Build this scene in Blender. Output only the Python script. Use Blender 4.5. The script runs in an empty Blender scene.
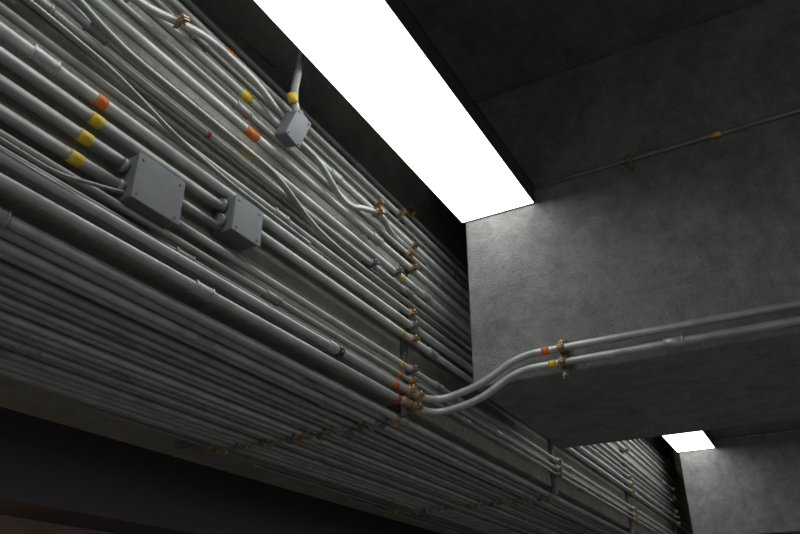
import bpy, math, random
from mathutils import Vector, Matrix
random.seed(7)
S=bpy.context.scene
S.view_settings.view_transform='Standard'
CZ=1.6   # eye height; all heights below are given relative to it then lifted
def W(x,y,z): return Vector((x,y,z+CZ))

# ---------------- materials ----------------
def newmat(n):
    m=bpy.data.materials.new(n); m.use_nodes=True
    nt=m.node_tree; b=nt.nodes['Principled BSDF']; return m,nt,b
def concrete(name,c0,c1,rough=.8,scale=1.0,bump=.25,boards=False,lo=.38,hi=.62,stain=.6,scuff=.14):
    m,nt,b=newmat(name); N=nt.nodes; L=nt.links
    tc=N.new('ShaderNodeTexCoord')
    def noise(s,d,r,dist=0):
        n=N.new('ShaderNodeTexNoise'); n.inputs['Scale'].default_value=s; n.inputs['Detail'].default_value=d; n.inputs['Roughness'].default_value=r; n.inputs['Distortion'].default_value=dist
        L.new(tc.outputs['Object'],n.inputs['Vector']); return n
    n1=noise(1.5*scale,12,.7,.6); n2=noise(9*scale,10,.8,.3); n3=noise(70,4,.7)
    mu=N.new('ShaderNodeMath'); mu.operation='MULTIPLY'; mu.inputs[1].default_value=.5; L.new(n1.outputs[0],mu.inputs[0])
    mx=N.new('ShaderNodeMath'); mx.operation='MULTIPLY_ADD'; mx.inputs[1].default_value=.5; L.new(n2.outputs[0],mx.inputs[0]); L.new(mu.outputs[0],mx.inputs[2])
    r=N.new('ShaderNodeValToRGB'); r.color_ramp.elements[0].position=lo; r.color_ramp.elements[1].position=hi
    r.color_ramp.elements[0].color=(*c0,1); r.color_ramp.elements[1].color=(*c1,1)
    L.new(mx.outputs[0],r.inputs[0]); col=r.outputs[0]
    def mul(col,fac,amt):
        mm=N.new('ShaderNodeMixRGB'); mm.blend_type='MULTIPLY'; mm.inputs[0].default_value=amt; L.new(col,mm.inputs[1]); L.new(fac,mm.inputs[2]); return mm.outputs[0]
    def ramp(src,a,bb,ca,cb):
        q=N.new('ShaderNodeValToRGB'); q.color_ramp.elements[0].position=a; q.color_ramp.elements[1].position=bb
        q.color_ramp.elements[0].color=(ca,ca,ca,1); q.color_ramp.elements[1].color=(cb,cb,cb,1); L.new(src,q.inputs[0]); return q.outputs[0]
    n4=noise(3.2,14,.85,1.0); col=mul(col,ramp(n4.outputs[0],.36,.54,.5,1),stain)
    v=N.new('ShaderNodeTexVoronoi'); v.inputs['Scale'].default_value=9; L.new(tc.outputs['Object'],v.inputs['Vector'])
    col=mul(col,ramp(v.outputs['Distance'],.04,.08,.35,1),.9)
    col=mul(col,ramp(n3.outputs[0],.35,.6,.75,1.0),.9)
    n5=noise(5.5,12,.9,1.2)
    ad=N.new('ShaderNodeMixRGB'); ad.blend_type='ADD'; ad.inputs[0].default_value=scuff; L.new(col,ad.inputs[1]); L.new(ramp(n5.outputs[0],.57,.68,0,.8),ad.inputs[2]); col=ad.outputs[0]
    L.new(col,b.inputs['Base Color'])
    h=N.new('ShaderNodeMath'); h.operation='MULTIPLY_ADD'; h.inputs[1].default_value=.35; L.new(n3.outputs[0],h.inputs[0]); L.new(mx.outputs[0],h.inputs[2]); hh=h.outputs[0]
    if boards:
        w=N.new('ShaderNodeTexWave'); w.bands_direction='Y'; w.inputs['Scale'].default_value=1.3; w.inputs['Distortion'].default_value=1.5; w.inputs['Detail'].default_value=4
        L.new(tc.outputs['Object'],w.inputs['Vector'])
        h2=N.new('ShaderNodeMath'); h2.operation='MULTIPLY_ADD'; h2.inputs[1].default_value=.25; L.new(w.outputs[1],h2.inputs[0]); L.new(hh,h2.inputs[2]); hh=h2.outputs[0]
    bp=N.new('ShaderNodeBump'); bp.inputs['Strength'].default_value=bump; bp.inputs['Distance'].default_value=.06
    L.new(hh,bp.inputs['Height']); L.new(bp.outputs[0],b.inputs['Normal'])
    b.inputs['Roughness'].default_value=rough
    return m
def metal(name,c,met=.5,rough=.5,var=.28):
    m,nt,b=newmat(name); N=nt.nodes; L=nt.links
    tc=N.new('ShaderNodeTexCoord')
    n=N.new('ShaderNodeTexNoise'); n.inputs['Scale'].default_value=6; n.inputs['Detail'].default_value=8; n.inputs['Roughness'].default_value=.6
    L.new(tc.outputs['Object'],n.inputs['Vector'])
    r=N.new('ShaderNodeValToRGB'); r.color_ramp.elements[0].position=.33; r.color_ramp.elements[1].position=.60
    r.color_ramp.elements[0].color=(*[k*(1-var) for k in c],1); r.color_ramp.elements[1].color=(*c,1)
    L.new(n.outputs[0],r.inputs[0]); L.new(r.outputs[0],b.inputs['Base Color'])
    b.inputs['Metallic'].default_value=met; b.inputs['Roughness'].default_value=rough
    return m
def emis(name,c,s):
    m,nt,b=newmat(name); b.inputs['Base Color'].default_value=(.8,.8,.8,1)
    b.inputs['Emission Color'].default_value=(*c,1); b.inputs['Emission Strength'].default_value=s; return m
M_wall=concrete('concrete_plaster',(.165,.168,.158),(.32,.323,.308),bump=.5)
M_gird=concrete('concrete_girder',(.21,.206,.178),(.38,.372,.325),bump=.3,stain=.5)
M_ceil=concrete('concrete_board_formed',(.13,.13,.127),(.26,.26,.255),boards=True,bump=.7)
M_floor=concrete('concrete_floor',(.38,.38,.36),(.48,.48,.46),rough=.5,bump=.05,scuff=.03)
M_g=[metal('galvanised_steel_light',(.45,.46,.44)),metal('galvanised_steel',(.36,.365,.345)),metal('galvanised_steel_dull',(.28,.28,.26),.45,.52),metal('galvanised_steel_dark',(.19,.19,.175),.45,.5)]
M_gold=metal('zinc_dichromate_clamp',(.46,.30,.16),.55,.42,.6)
M_box=metal('painted_grey_steel',(.185,.192,.205),.3,.45,.2)
M_strut=metal('strut_steel',(.2,.2,.19),.5,.5)
M_or=metal('orange_tape',(.72,.17,.03),0,.6,.35)
M_ye=metal('yellow_tape',(.78,.55,.04),0,.6,.3)
M_re=metal('red_tape',(.5,.05,.03),0,.5,.15)
M_blk=metal('black_rubber',(.02,.02,.02),0,.5,.2)
M_house=metal('luminaire_housing',(.05,.05,.05),.2,.5,.1)
M_dark=metal('dark_fascia_paint',(.10,.088,.104),0,.5,.15)
M_warm=metal('warm_plaster',(.22,.15,.12),0,.6,.25)
M_pan=emis('opal_diffuser',(.97,1.0,.985),4.4)
M_fill=emis('added_warm_fill',(1,.5,.35),7)  # glow of the added, unseen fill fixture
MATS=M_g+[M_gold,M_box,M_strut,M_or,M_ye,M_re,M_blk]
GOLD,BOX,STR,OR,YE,RE,BLK=4,5,6,7,8,9,10

# ---------------- mesh builder ----------------
class MB:
    def __init__(s): s.v=[];s.f=[];s.m=[];s.sm=[]
    def box(s,a,b,mi,rot=None,c=None):
        x0,y0,z0=a;x1,y1,z1=b;o=len(s.v)
        P=[Vector(p) for p in((x0,y0,z0),(x1,y0,z0),(x1,y1,z0),(x0,y1,z0),(x0,y0,z1),(x1,y0,z1),(x1,y1,z1),(x0,y1,z1))]
        if rot is not None:
            c=Vector(c) if c is not None else Vector(((x0+x1)/2,(y0+y1)/2,(z0+z1)/2)); P=[c+rot@(p-c) for p in P]
        s.v+=P
        for f in((0,3,2,1),(4,5,6,7),(0,1,5,4),(1,2,6,5),(2,3,7,6),(3,0,4,7)):
            s.f.append([o+i for i in f]); s.m.append(mi); s.sm.append(False)
    def tube(s,pts,r,mi,n=14,caps=True):
        pts=[Vector(p) for p in pts]; R=r if isinstance(r,list) else [r]*len(pts)
        T=[]
        for i in range(len(pts)):
            d=pts[min(i+1,len(pts)-1)]-pts[max(i-1,0)]; T.append(d.normalized())
        u=T[0].orthogonal().normalized(); o=len(s.v)
        for i,p in enumerate(pts):
            if i>0:
                q=T[i-1].rotation_difference(T[i]); u=q@u; u=(u-T[i]*u.dot(T[i])).normalized()
            w=T[i].cross(u)
            for k in range(n):
                a=2*math.pi*k/n; s.v.append(p+(u*math.cos(a)+w*math.sin(a))*R[i])
        for i in range(len(pts)-1):
            for k in range(n):
                k2=(k+1)%n
                s.f.append([o+i*n+k,o+i*n+k2,o+(i+1)*n+k2,o+(i+1)*n+k]); s.m.append(mi); s.sm.append(True)
        if caps:
            s.f.append([o+k for k in range(n)][::-1]); s.m.append(mi); s.sm.append(False)
            e=o+(len(pts)-1)*n; s.f.append([e+k for k in range(n)]); s.m.append(mi); s.sm.append(False)
    def make(s,name,parent=None,mats=MATS,bevel=0):
        me=bpy.data.meshes.new(name); me.from_pydata([tuple(p) for p in s.v],[],s.f)
        for m in mats: me.materials.append(m)
        for p,mi,sm in zip(me.polygons,s.m,s.sm): p.material_index=mi; p.use_smooth=sm
        me.update(); ob=bpy.data.objects.new(name,me); S.collection.objects.link(ob)
        if bevel:
            b=ob.modifiers.new('Bevel','BEVEL'); b.width=bevel; b.segments=2; b.limit_method='ANGLE'
        if parent: ob.parent=parent
        return ob
def empty(n,loc=(0,0,0)):
    e=bpy.data.objects.new(n,None); S.collection.objects.link(e); return e
def fillet(P,rad=.15,seg=8):
    P=[Vector(p) for p in P]; out=[P[0]]
    for i in range(1,len(P)-1):
        a,b,c=P[i-1],P[i],P[i+1]; d=min(rad,(a-b).length*.48,(c-b).length*.48)
        p0=b+(a-b).normalized()*d; p1=b+(c-b).normalized()*d
        for k in range(seg+1):
            t=k/seg; out.append(p0*(1-t)**2+b*2*t*(1-t)+p1*t*t)
    out.append(P[-1]); return out
def band(mb,p,d,r,L,mi):
    p=Vector(p); d=Vector(d).normalized(); mb.tube([p-d*L/2,p+d*L/2],r,mi,16)
def coupling(mb,p,d,r,mi):
    p=Vector(p); d=Vector(d).normalized()
    mb.tube([p-d*.05,p-d*.045,p+d*.045,p+d*.05],[r+.003,r+.007,r+.007,r+.003],mi,16)
    mb.tube([p-d*.058,p-d*.046],r+.011,mi,6); mb.tube([p+d*.046,p+d*.058],r+.011,mi,6)
def clamp(mb,p,axis,out,r,mi=GOLD,w=.013):
    """two-piece strut clamp: strap half-ring, side ears, bolt and nut"""
    p=Vector(p); ax=Vector(axis).normalized(); out=Vector(out).normalized(); sd=ax.cross(out)
    pts=[]
    for k in range(9):
        a=math.pi*k/8; pts.append(p+sd*math.cos(a)*(r+.004)+out*math.sin(a)*(r+.004))
    pts=[p-out*(r)+sd*(r+.004)]+pts+[p-out*(r)-sd*(r+.004)]
    for j in (-w,0,w): mb.tube([q+ax*j for q in pts],w*.58,mi,6)
    rot=Matrix((sd,ax,out)).transposed()
    c=p+out*(r+.024)
    mb.box(c-Vector((.005,.018,.020)),c+Vector((.005,.018,.020)),mi,rot,c)
    c2=c+sd*.014; mb.box(c2-Vector((.004,.018,.020)),c2+Vector((.004,.018,.020)),mi,rot,c2)
    mb.tube([c-sd*.024,c+sd*.038],.006,mi,6); mb.tube([c-sd*.018,c-sd*.006],.012,mi,6)

def slab(name,a,b,mat,bev=0):
    mb=MB(); mb.box(W(*a),W(*b),0); return mb.make(name,mats=[mat],bevel=bev)

# ---------------- shell (right and back walls left out to let world light in) ----------------
slab('floor',(-7.5,-9,-1.7),(12,22,-1.6),M_floor)
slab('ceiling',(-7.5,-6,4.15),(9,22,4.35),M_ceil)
slab('concrete_girder',(-4.75,-6,1.50),(-2.36,21.99,4.148),M_gird,.012)
slab('concrete_beam',(-1.98,4.57,1.654),(9,6.50,4.148),M_wall,.012)
slab('concrete_beam',(-1.98,12.97,1.654),(9,14.97,4.148),M_wall,.012)
slab('concrete_beam',(-1.98,-3.83,1.654),(9,-1.83,4.148),M_wall,.012)
slab('wall_front',(-7.5,22,-1.6),(9,22.2,4.35),M_wall)
slab('wall_left',(-7.5,-6,-1.6),(-7.3,22,4.148),M_warm)
slab('trim_1',(-6.6,-6,1.27),(-6.5,21.99,4.148),M_dark)
slab('trim_2',(-7.299,-6,1.27),(-6.601,21.99,1.33),M_dark)
wl=empty('added_fill_lamp')  # invented fixture below the view, added as warm fill for the left wall
mb=MB(); mb.box(W(-7.3,3.2,.55),W(-7.24,4.2,.63),0); mb.make('backplate',wl,[M_house],.005)
mb=MB(); mb.box(W(-7.24,3.22,.56),W(-7.18,4.18,.62),0); mb.make('diffuser',wl,[M_fill],.01)

# ---------------- light panels ----------------
def panel(y0,y1):
    e=empty('ceiling_light_panel')
    x0,x1,z=-2.005,-1.405,3.0
    mb=MB()
    mb.box(W(x0,y0,z+.02),W(x0+.012,y1,z+.17),0); mb.box(W(x1-.012,y0,z+.02),W(x1,y1,z+.17),0)
    mb.box(W(x0,y0,z+.158),W(x1,y1,z+.17),0)
    mb.box(W(x0,y0,z+.02),W(x1,y0+.012,z+.158),0); mb.box(W(x0,y1-.012,z+.02),W(x1,y1,z+.158),0)
    mb.make('housing',e,[M_house])
    mb=MB(); mb.box(W(x0+.006,y0+.005,z+.004),W(x1-.006,y1-.005,z+.02),0); mb.make('diffuser',e,[M_pan])
    mb=MB()
    mb.box(W(x0,y0,z),W(x0+.006,y1,z+.02),0); mb.box(W(x1-.006,y0,z),W(x1,y1,z+.02),0)
    mb.box(W(x0,y1-.005,z),W(x1,y1,z+.02),0); mb.box(W(x0,y0,z),W(x1,y0+.005,z+.02),0)
    mb.make('trim_frame',e,[M_house])
    mb=MB(); n=4
    for i in range(n):
        y=y0+(y1-y0)*(i+.5)/n
        mb.tube([W(x0+.2,y,z+.17),W(x0+.2,y,4.148)],.006,0,8)
    mb.make('hanger_rods',e,[M_strut])
panel(-1.825,4.565); panel(6.575,12.965)

# ---------------- conduits on girder face ----------------
FX=-2.318
bank=empty('conduit_bank')
Y0,Y1=-1.5,21.5
struts=[4.23,7.3,10.4,13.5,16.6]
wall=[ # z, r, mat, y0, y1
 (3.00,.018,1,Y0,Y1),(2.91,.022,0,Y0,Y1),(2.83,.016,2,Y0,Y1),(2.735,.025,0,Y0,Y1),(2.64,.018,1,Y0,Y1),
 (2.53,.025,0,Y0,Y1),(2.395,.025,0,Y0,Y1),(2.32,.019,1,Y0,Y1),
 (2.165,.020,1,Y0,Y1),(2.07,.026,0,Y0,Y1),(1.97,.026,0,Y0,2.30),(1.97,.024,0,2.49,Y1),(1.86,.026,0,Y0,1.70),(1.86,.020,1,1.93,2.30),
 (1.745,.026,0,Y0,1.70),(1.745,.021,1,1.93,Y1),(1.665,.018,2,Y0,Y1),(1.612,.014,2,Y0,Y1)]
mb=MB(); cl=MB()
for z,r,mi,a,b in wall:
    x=FX+r; mb.tube([W(x,a,z),W(x,b,z)],r,mi)
    y=random.uniform(-.5,2.5)
    while y<20:
        if a+.1<y<b-.1 : coupling(mb,W(x,y,z),(0,1,0),r,mi)
        y+=3.05
    for s in struts:
        if a<s<b and (z<2.2 or round(z,2) in (2.53,3.0)): clamp(cl,W(x,s+random.uniform(-.008,.008),z),(0,1,0),(1,0,0),r,GOLD if random.random()<.85 else STR)
        elif a<s<b and s==4.23:
            yy=s+random.uniform(-.6,.4); clamp(cl,W(x,yy,z),(0,1,0),(1,0,0),r,GOLD if z>2.6 else STR); cl.box(W(-2.36,yy-.012,z-r-.01),W(-2.318,yy+.012,z+r+.03),STR)
def tb(z,y,r,mi,L=.06): band(mb,W(FX+r,y,z),(0,1,0),r+.0022,L,mi)
tb(2.07,1.50,.026,OR,.055); tb(1.97,1.50,.026,YE,.06); tb(1.86,1.47,.026,YE,.06); tb(1.745,1.45,.026,YE,.06)
tb(2.91,2.18,.022,OR,.08); tb(2.735,2.34,.025,YE,.085); tb(2.53,2.42,.025,OR,.1); tb(2.395,2.40,.025,YE,.085); tb(2.32,2.12,.019,RE,.02)
tb(1.97,4.1,.024,YE,.03); tb(1.745,4.1,.021,YE,.04); tb(2.395,4.1,.025,YE,.03); tb(1.665,4.08,.018,OR,.04)
x2=-2.22
mb.tube(fillet([W(x2,Y0,2.62),W(x2,1.5,2.62),W(x2,1.95,2.80),W(x2,2.35,2.80),W(x2,2.56,2.73)],.14),.02,0)
clamp(cl,W(x2,1.75,2.72),(0,.41,.17),(1,0,0),.02,GOLD,.009); coupling(mb,W(x2,1.42,2.62),(0,1,0),.02,0)
mb.tube(fillet([W(x2,2.72,2.66),W(x2,2.95,2.66),W(x2,3.25,2.50),W(x2,3.50,2.62),W(x2,3.72,2.68),W(-2.30,3.95,2.69),W(-2.30,4.5,2.69)],.13),.02,0)
clamp(cl,W(x2,3.62,2.655),(0,.9,.24),(1,0,0),.02)
mb.tube(fillet([W(x2-.02,Y0,2.50),W(x2-.02,.9,2.50),W(x2-.02,1.5,2.35),W(x2-.02,2.6,2.35),W(-2.27,3.0,2.235),W(-2.297,3.4,2.235),W(-2.297,Y1,2.235)],.16),.018,1)
mb.make('conduits',bank)
def flex(P,r,mi,mbx,step=.008):
    P=fillet(P,.12,6); out=[];R=[]
    for a,b in zip(P[:-1],P[1:]):
        L=(b-a).length; n=max(1,int(L/step))
        for k in range(n):
            out.append(a.lerp(b,k/n)); R.append(r*(1.0 if (len(out)%2) else .84))
    mbx.tube(out,R,mi,10)
fx=MB()
flex([W(-2.25,-.5,2.23),W(-2.25,1.1,2.24),W(-2.24,1.5,2.21),W(-2.25,1.9,2.13),W(-2.27,2.3,2.115),W(-2.28,3.0,2.115)],.013,1,fx)
flex([W(-2.23,1.0,1.60),W(-2.22,1.35,1.585),W(-2.22,1.5,1.63),W(-2.25,1.68,1.70)],.009,2,fx)
fx.make('flexible_conduits',bank)
cbl=MB()
cbl.tube(fillet([W(-2.24,1.2,3.05),W(-2.22,1.9,2.97),W(-2.24,2.5,3.04)],.2),.004,BLK,8)
cbl.make('loose_cables',bank)
cl.make('clamps',bank)
def strut_v(mbx,y,z0,z1,x=-2.36):
    mbx.box(W(x,y-.0205,z0),W(x+.004,y+.0205,z1),STR)
    mbx.box(W(x,y-.0205,z0),W(x+.041,y-.0165,z1),STR); mbx.box(W(x,y+.0165,z0),W(x+.041,y+.0205,z1),STR)
    mbx.box(W(x+.037,y-.0165,z0),W(x+.041,y-.009,z1),STR); mbx.box(W(x+.037,y+.009,z0),W(x+.041,y+.0165,z1),STR)
sb=MB()
for s in struts: strut_v(sb,s,1.42,2.58); strut_v(sb,s,2.93,3.06)
sb.make('strut_channels',bank)

# ---------------- conduits under girder ----------------
bank2=empty('conduit_bank')
mb=MB(); cl=MB(); sb=MB()
SZ=1.459
x=-2.415; k=0
while x>-3.98:
    r=[.028,.025,.029,.021,.028][k%5]
    mi=[1,1,0,1,2,1,2][k%7]
    z=SZ-r
    mb.tube([W(x,Y0,z),W(x,Y1,z)],r,mi)
    y=random.uniform(-.5,2.5)
    while y<20: coupling(mb,W(x,y,z),(0,1,0),r,mi); y+=3.05
    for s in struts: clamp(cl,W(x,s,z),(0,1,0),(0,0,-1),r,[GOLD,STR,1][k%3],.009)
    k+=1; x-=.0865
for xx,ys in ((-4.06,3.0),(-4.16,4.9),(-4.30,6.6)):
    mb.tube(fillet([W(xx,ys,1.499),W(xx,ys,1.437),W(xx,Y1,1.437)],.06),.018,2)
    coupling(mb,W(xx,ys+.25,1.437),(0,1,0),.018,2)
    for s in struts:
        if s>ys: clamp(cl,W(xx,s,1.437),(0,1,0),(0,0,-1),.018,GOLD,.009)
for s in struts:
    sb.box(W(-4.4,s-.0205,1.495),W(-2.37,s+.0205,1.499),STR)
    for d in (-.0205,.0165): sb.box(W(-4.4,s+d,1.459),W(-2.37,s+d+.004,1.499),STR)
mb.make('conduits',bank2); cl.make('clamps',bank2); sb.make('strut_channels',bank2)

# ---------------- pair of conduits that turn onto the beam ----------------
er=empty('conduit_crossover_pair')
mb=MB(); cl=MB()
r=.025
A=[W(-2.26,Y0,1.555),W(-2.26,4.30,1.555),W(-2.17,4.44,1.565),W(-1.89,4.48,1.635),W(-1.60,4.495,1.80),W(8.9,4.495,1.80)]
B=[W(-2.27,Y0,1.475),W(-2.27,4.30,1.475),W(-2.19,4.44,1.475),W(-1.90,4.48,1.53),W(-1.62,4.495,1.70),W(8.9,4.495,1.70)]
mb.tube(fillet(A,.14,10),r,0); mb.tube(fillet(B,.14,10),r,0)
for z in (1.80,1.70):
    clamp(cl,W(-1.30,4.495,z),(1,0,0),(0,-1,0),r); clamp(cl,W(1.75,4.495,z),(1,0,0),(0,-1,0),r)
    band(mb,W(-1.41 if z>1.75 else -1.37,4.495,z),(1,0,0),r+.002,.05,OR if z>1.75 else YE)
coupling(mb,W(-.6,4.495,1.70),(1,0,0),r,0); coupling(mb,W(.5,4.495,1.80),(1,0,0),r,0)
coupling(mb,W(-2.26,3.25,1.555),(0,1,0),r,0); coupling(mb,W(-2.27,2.2,1.475),(0,1,0),r,0)
band(mb,W(-2.26,3.3,1.555),(0,1,0),r+.009,.05,BLK)
band(mb,W(-2.26,3.95,1.555),(0,1,0),r+.002,.06,OR); band(mb,W(-2.27,4.0,1.475),(0,1,0),r+.002,.05,RE)
clamp(cl,W(-2.26,4.23,1.555),(0,1,0),(1,0,0),r); clamp(cl,W(-2.27,4.23,1.475),(0,1,0),(1,0,0),r)
clamp(cl,W(-2.26,4.12,1.555),(0,1,0),(1,0,0),r); coupling(cl,W(-2.27,4.12,1.475),(0,1,0),r,GOLD)
cl.box(W(-2.319,4.21,1.43),W(-2.285,4.25,1.60),STR)
for X in (-1.30,1.75):
    cl.box(W(X-.0205,4.522,1.60),W(X+.0205,4.569,1.87),STR)
    for zz in (1.62,1.85): cl.tube([W(X,4.522,zz),W(X,4.49,zz)],.014,GOLD,6)
mb.make('conduits',er); cl.make('clamps',er)

for yb in (4.569,12.969):
    e=empty('thin_conduit'); mb=MB()
    y=yb-.03
    mb.tube([W(-1.40,y,3.125),W(8.9,y,3.125)],.014,0)
    for X in (-.68,1.4,3.5,5.5):
        clamp(mb,W(X,y,3.125),(1,0,0),(0,-1,0),.014); mb.box(W(X-.015,y+.008,3.04),W(X+.015,yb,3.15),STR)
        mb.tube([W(X,y,3.09),W(X,y+.03,3.09)],.014,GOLD,6)
    band(mb,W(-.10,y,3.125),(1,0,0),.016,.06,YE); coupling(mb,W(.6,y,3.125),(1,0,0),.014,2)
    mb.make('conduit',e)

# ---------------- junction boxes ----------------
def jbox(y0,y1,z0,z1,x0=-2.345,x1=-2.21,tilt=0):
    e=empty('junction_box')
    c=W((x0+x1)/2,(y0+y1)/2,(z0+z1)/2); rot=Matrix.Rotation(tilt,3,'X')
    mb=MB(); mb.box(W(x0,y0,z0),W(x1-.006,y1,z1),0,rot,c); mb.make('body',e,[M_box],.006)
    mb=MB(); mb.box(W(x1-.006,y0-.006,z0-.006),W(x1,y1+.006,z1+.006),0,rot,c); mb.make('cover_plate',e,[M_box],.003)
    mb=MB()
    for yy in (y0+.022,y1-.022):
        for zz in (z0+.022,z1-.022):
            p=c+rot@(W(x1,yy,zz)-c); mb.tube([p,p+Vector((.004,0,0))],.006,0,8)
    for yy,s in ((y0,-1),(y1,1)):
        for zz in (z0+.06,z1-.05):
            p=c+rot@(W(-2.29,yy,zz)-c); mb.tube([p,p+rot@Vector((0,s*.03,0))],.036,1,8)
    mb.make('screws_and_hubs',e,[M_strut,M_g[2]])
jbox(1.69,1.95,1.68,1.895); jbox(2.29,2.49,1.835,2.03)
e=empty('junction_box')
c=W(-2.20,2.65,2.68); rot=Matrix.Rotation(math.radians(-12),3,'X')@Matrix.Rotation(math.radians(14),3,'Y')
mb=MB(); mb.box(c-Vector((.05,.06,.09)),c+Vector((.05,.06,.09)),0,rot,c); mb.make('body',e,[M_box],.012)
mb=MB(); mb.box(c+Vector((.05,-.066,-.096)),c+Vector((.056,.066,.096)),0,rot,c)
for sy in(-.05,.05):
    for sz in (-.08,.08):
        p=c+rot@Vector((.056,sy,sz)); mb.tube([p,p+rot@Vector((.006,0,0))],.006,0,8)
mb.make('cover_plate',e,[M_box],.003)
mb=MB()
t=c+rot@Vector((0,0,.09))
flex([t,W(-2.17,2.60,2.88),W(-2.10,2.55,3.02),W(-2.07,2.52,3.10),W(-2.0,2.52,3.12)],.026,0,mb)
band(mb,t+Vector((0,0,.02)),(0,0,1),.034,.03,2); band(mb,W(-2.172,2.602,2.86),W(-2.17,2.60,2.88)-t,.0285,.06,YE)
mb.make('feed_conduit',e)

# ---------------- world, camera ----------------
w=bpy.data.worlds.new('World'); S.world=w; w.use_nodes=True
w.node_tree.nodes['Background'].inputs[0].default_value=(.98,1,.99,1); w.node_tree.nodes['Background'].inputs[1].default_value=.58
a=math.radians(29.3); p=math.radians(27.8)
F=Vector((-math.sin(a)*math.cos(p),math.cos(a)*math.cos(p),math.sin(p))); R=Vector((math.cos(a),math.sin(a),0)); U=R.cross(F)
cam=bpy.data.cameras.new('camera'); co=bpy.data.objects.new('camera',cam); S.collection.objects.link(co)
co.matrix_world=Matrix.Translation((0,0,CZ))@Matrix((R,U,-F)).transposed().to_4x4()
cam.lens=740/800*36; cam.sensor_width=36; cam.clip_start=.05
S.camera=co
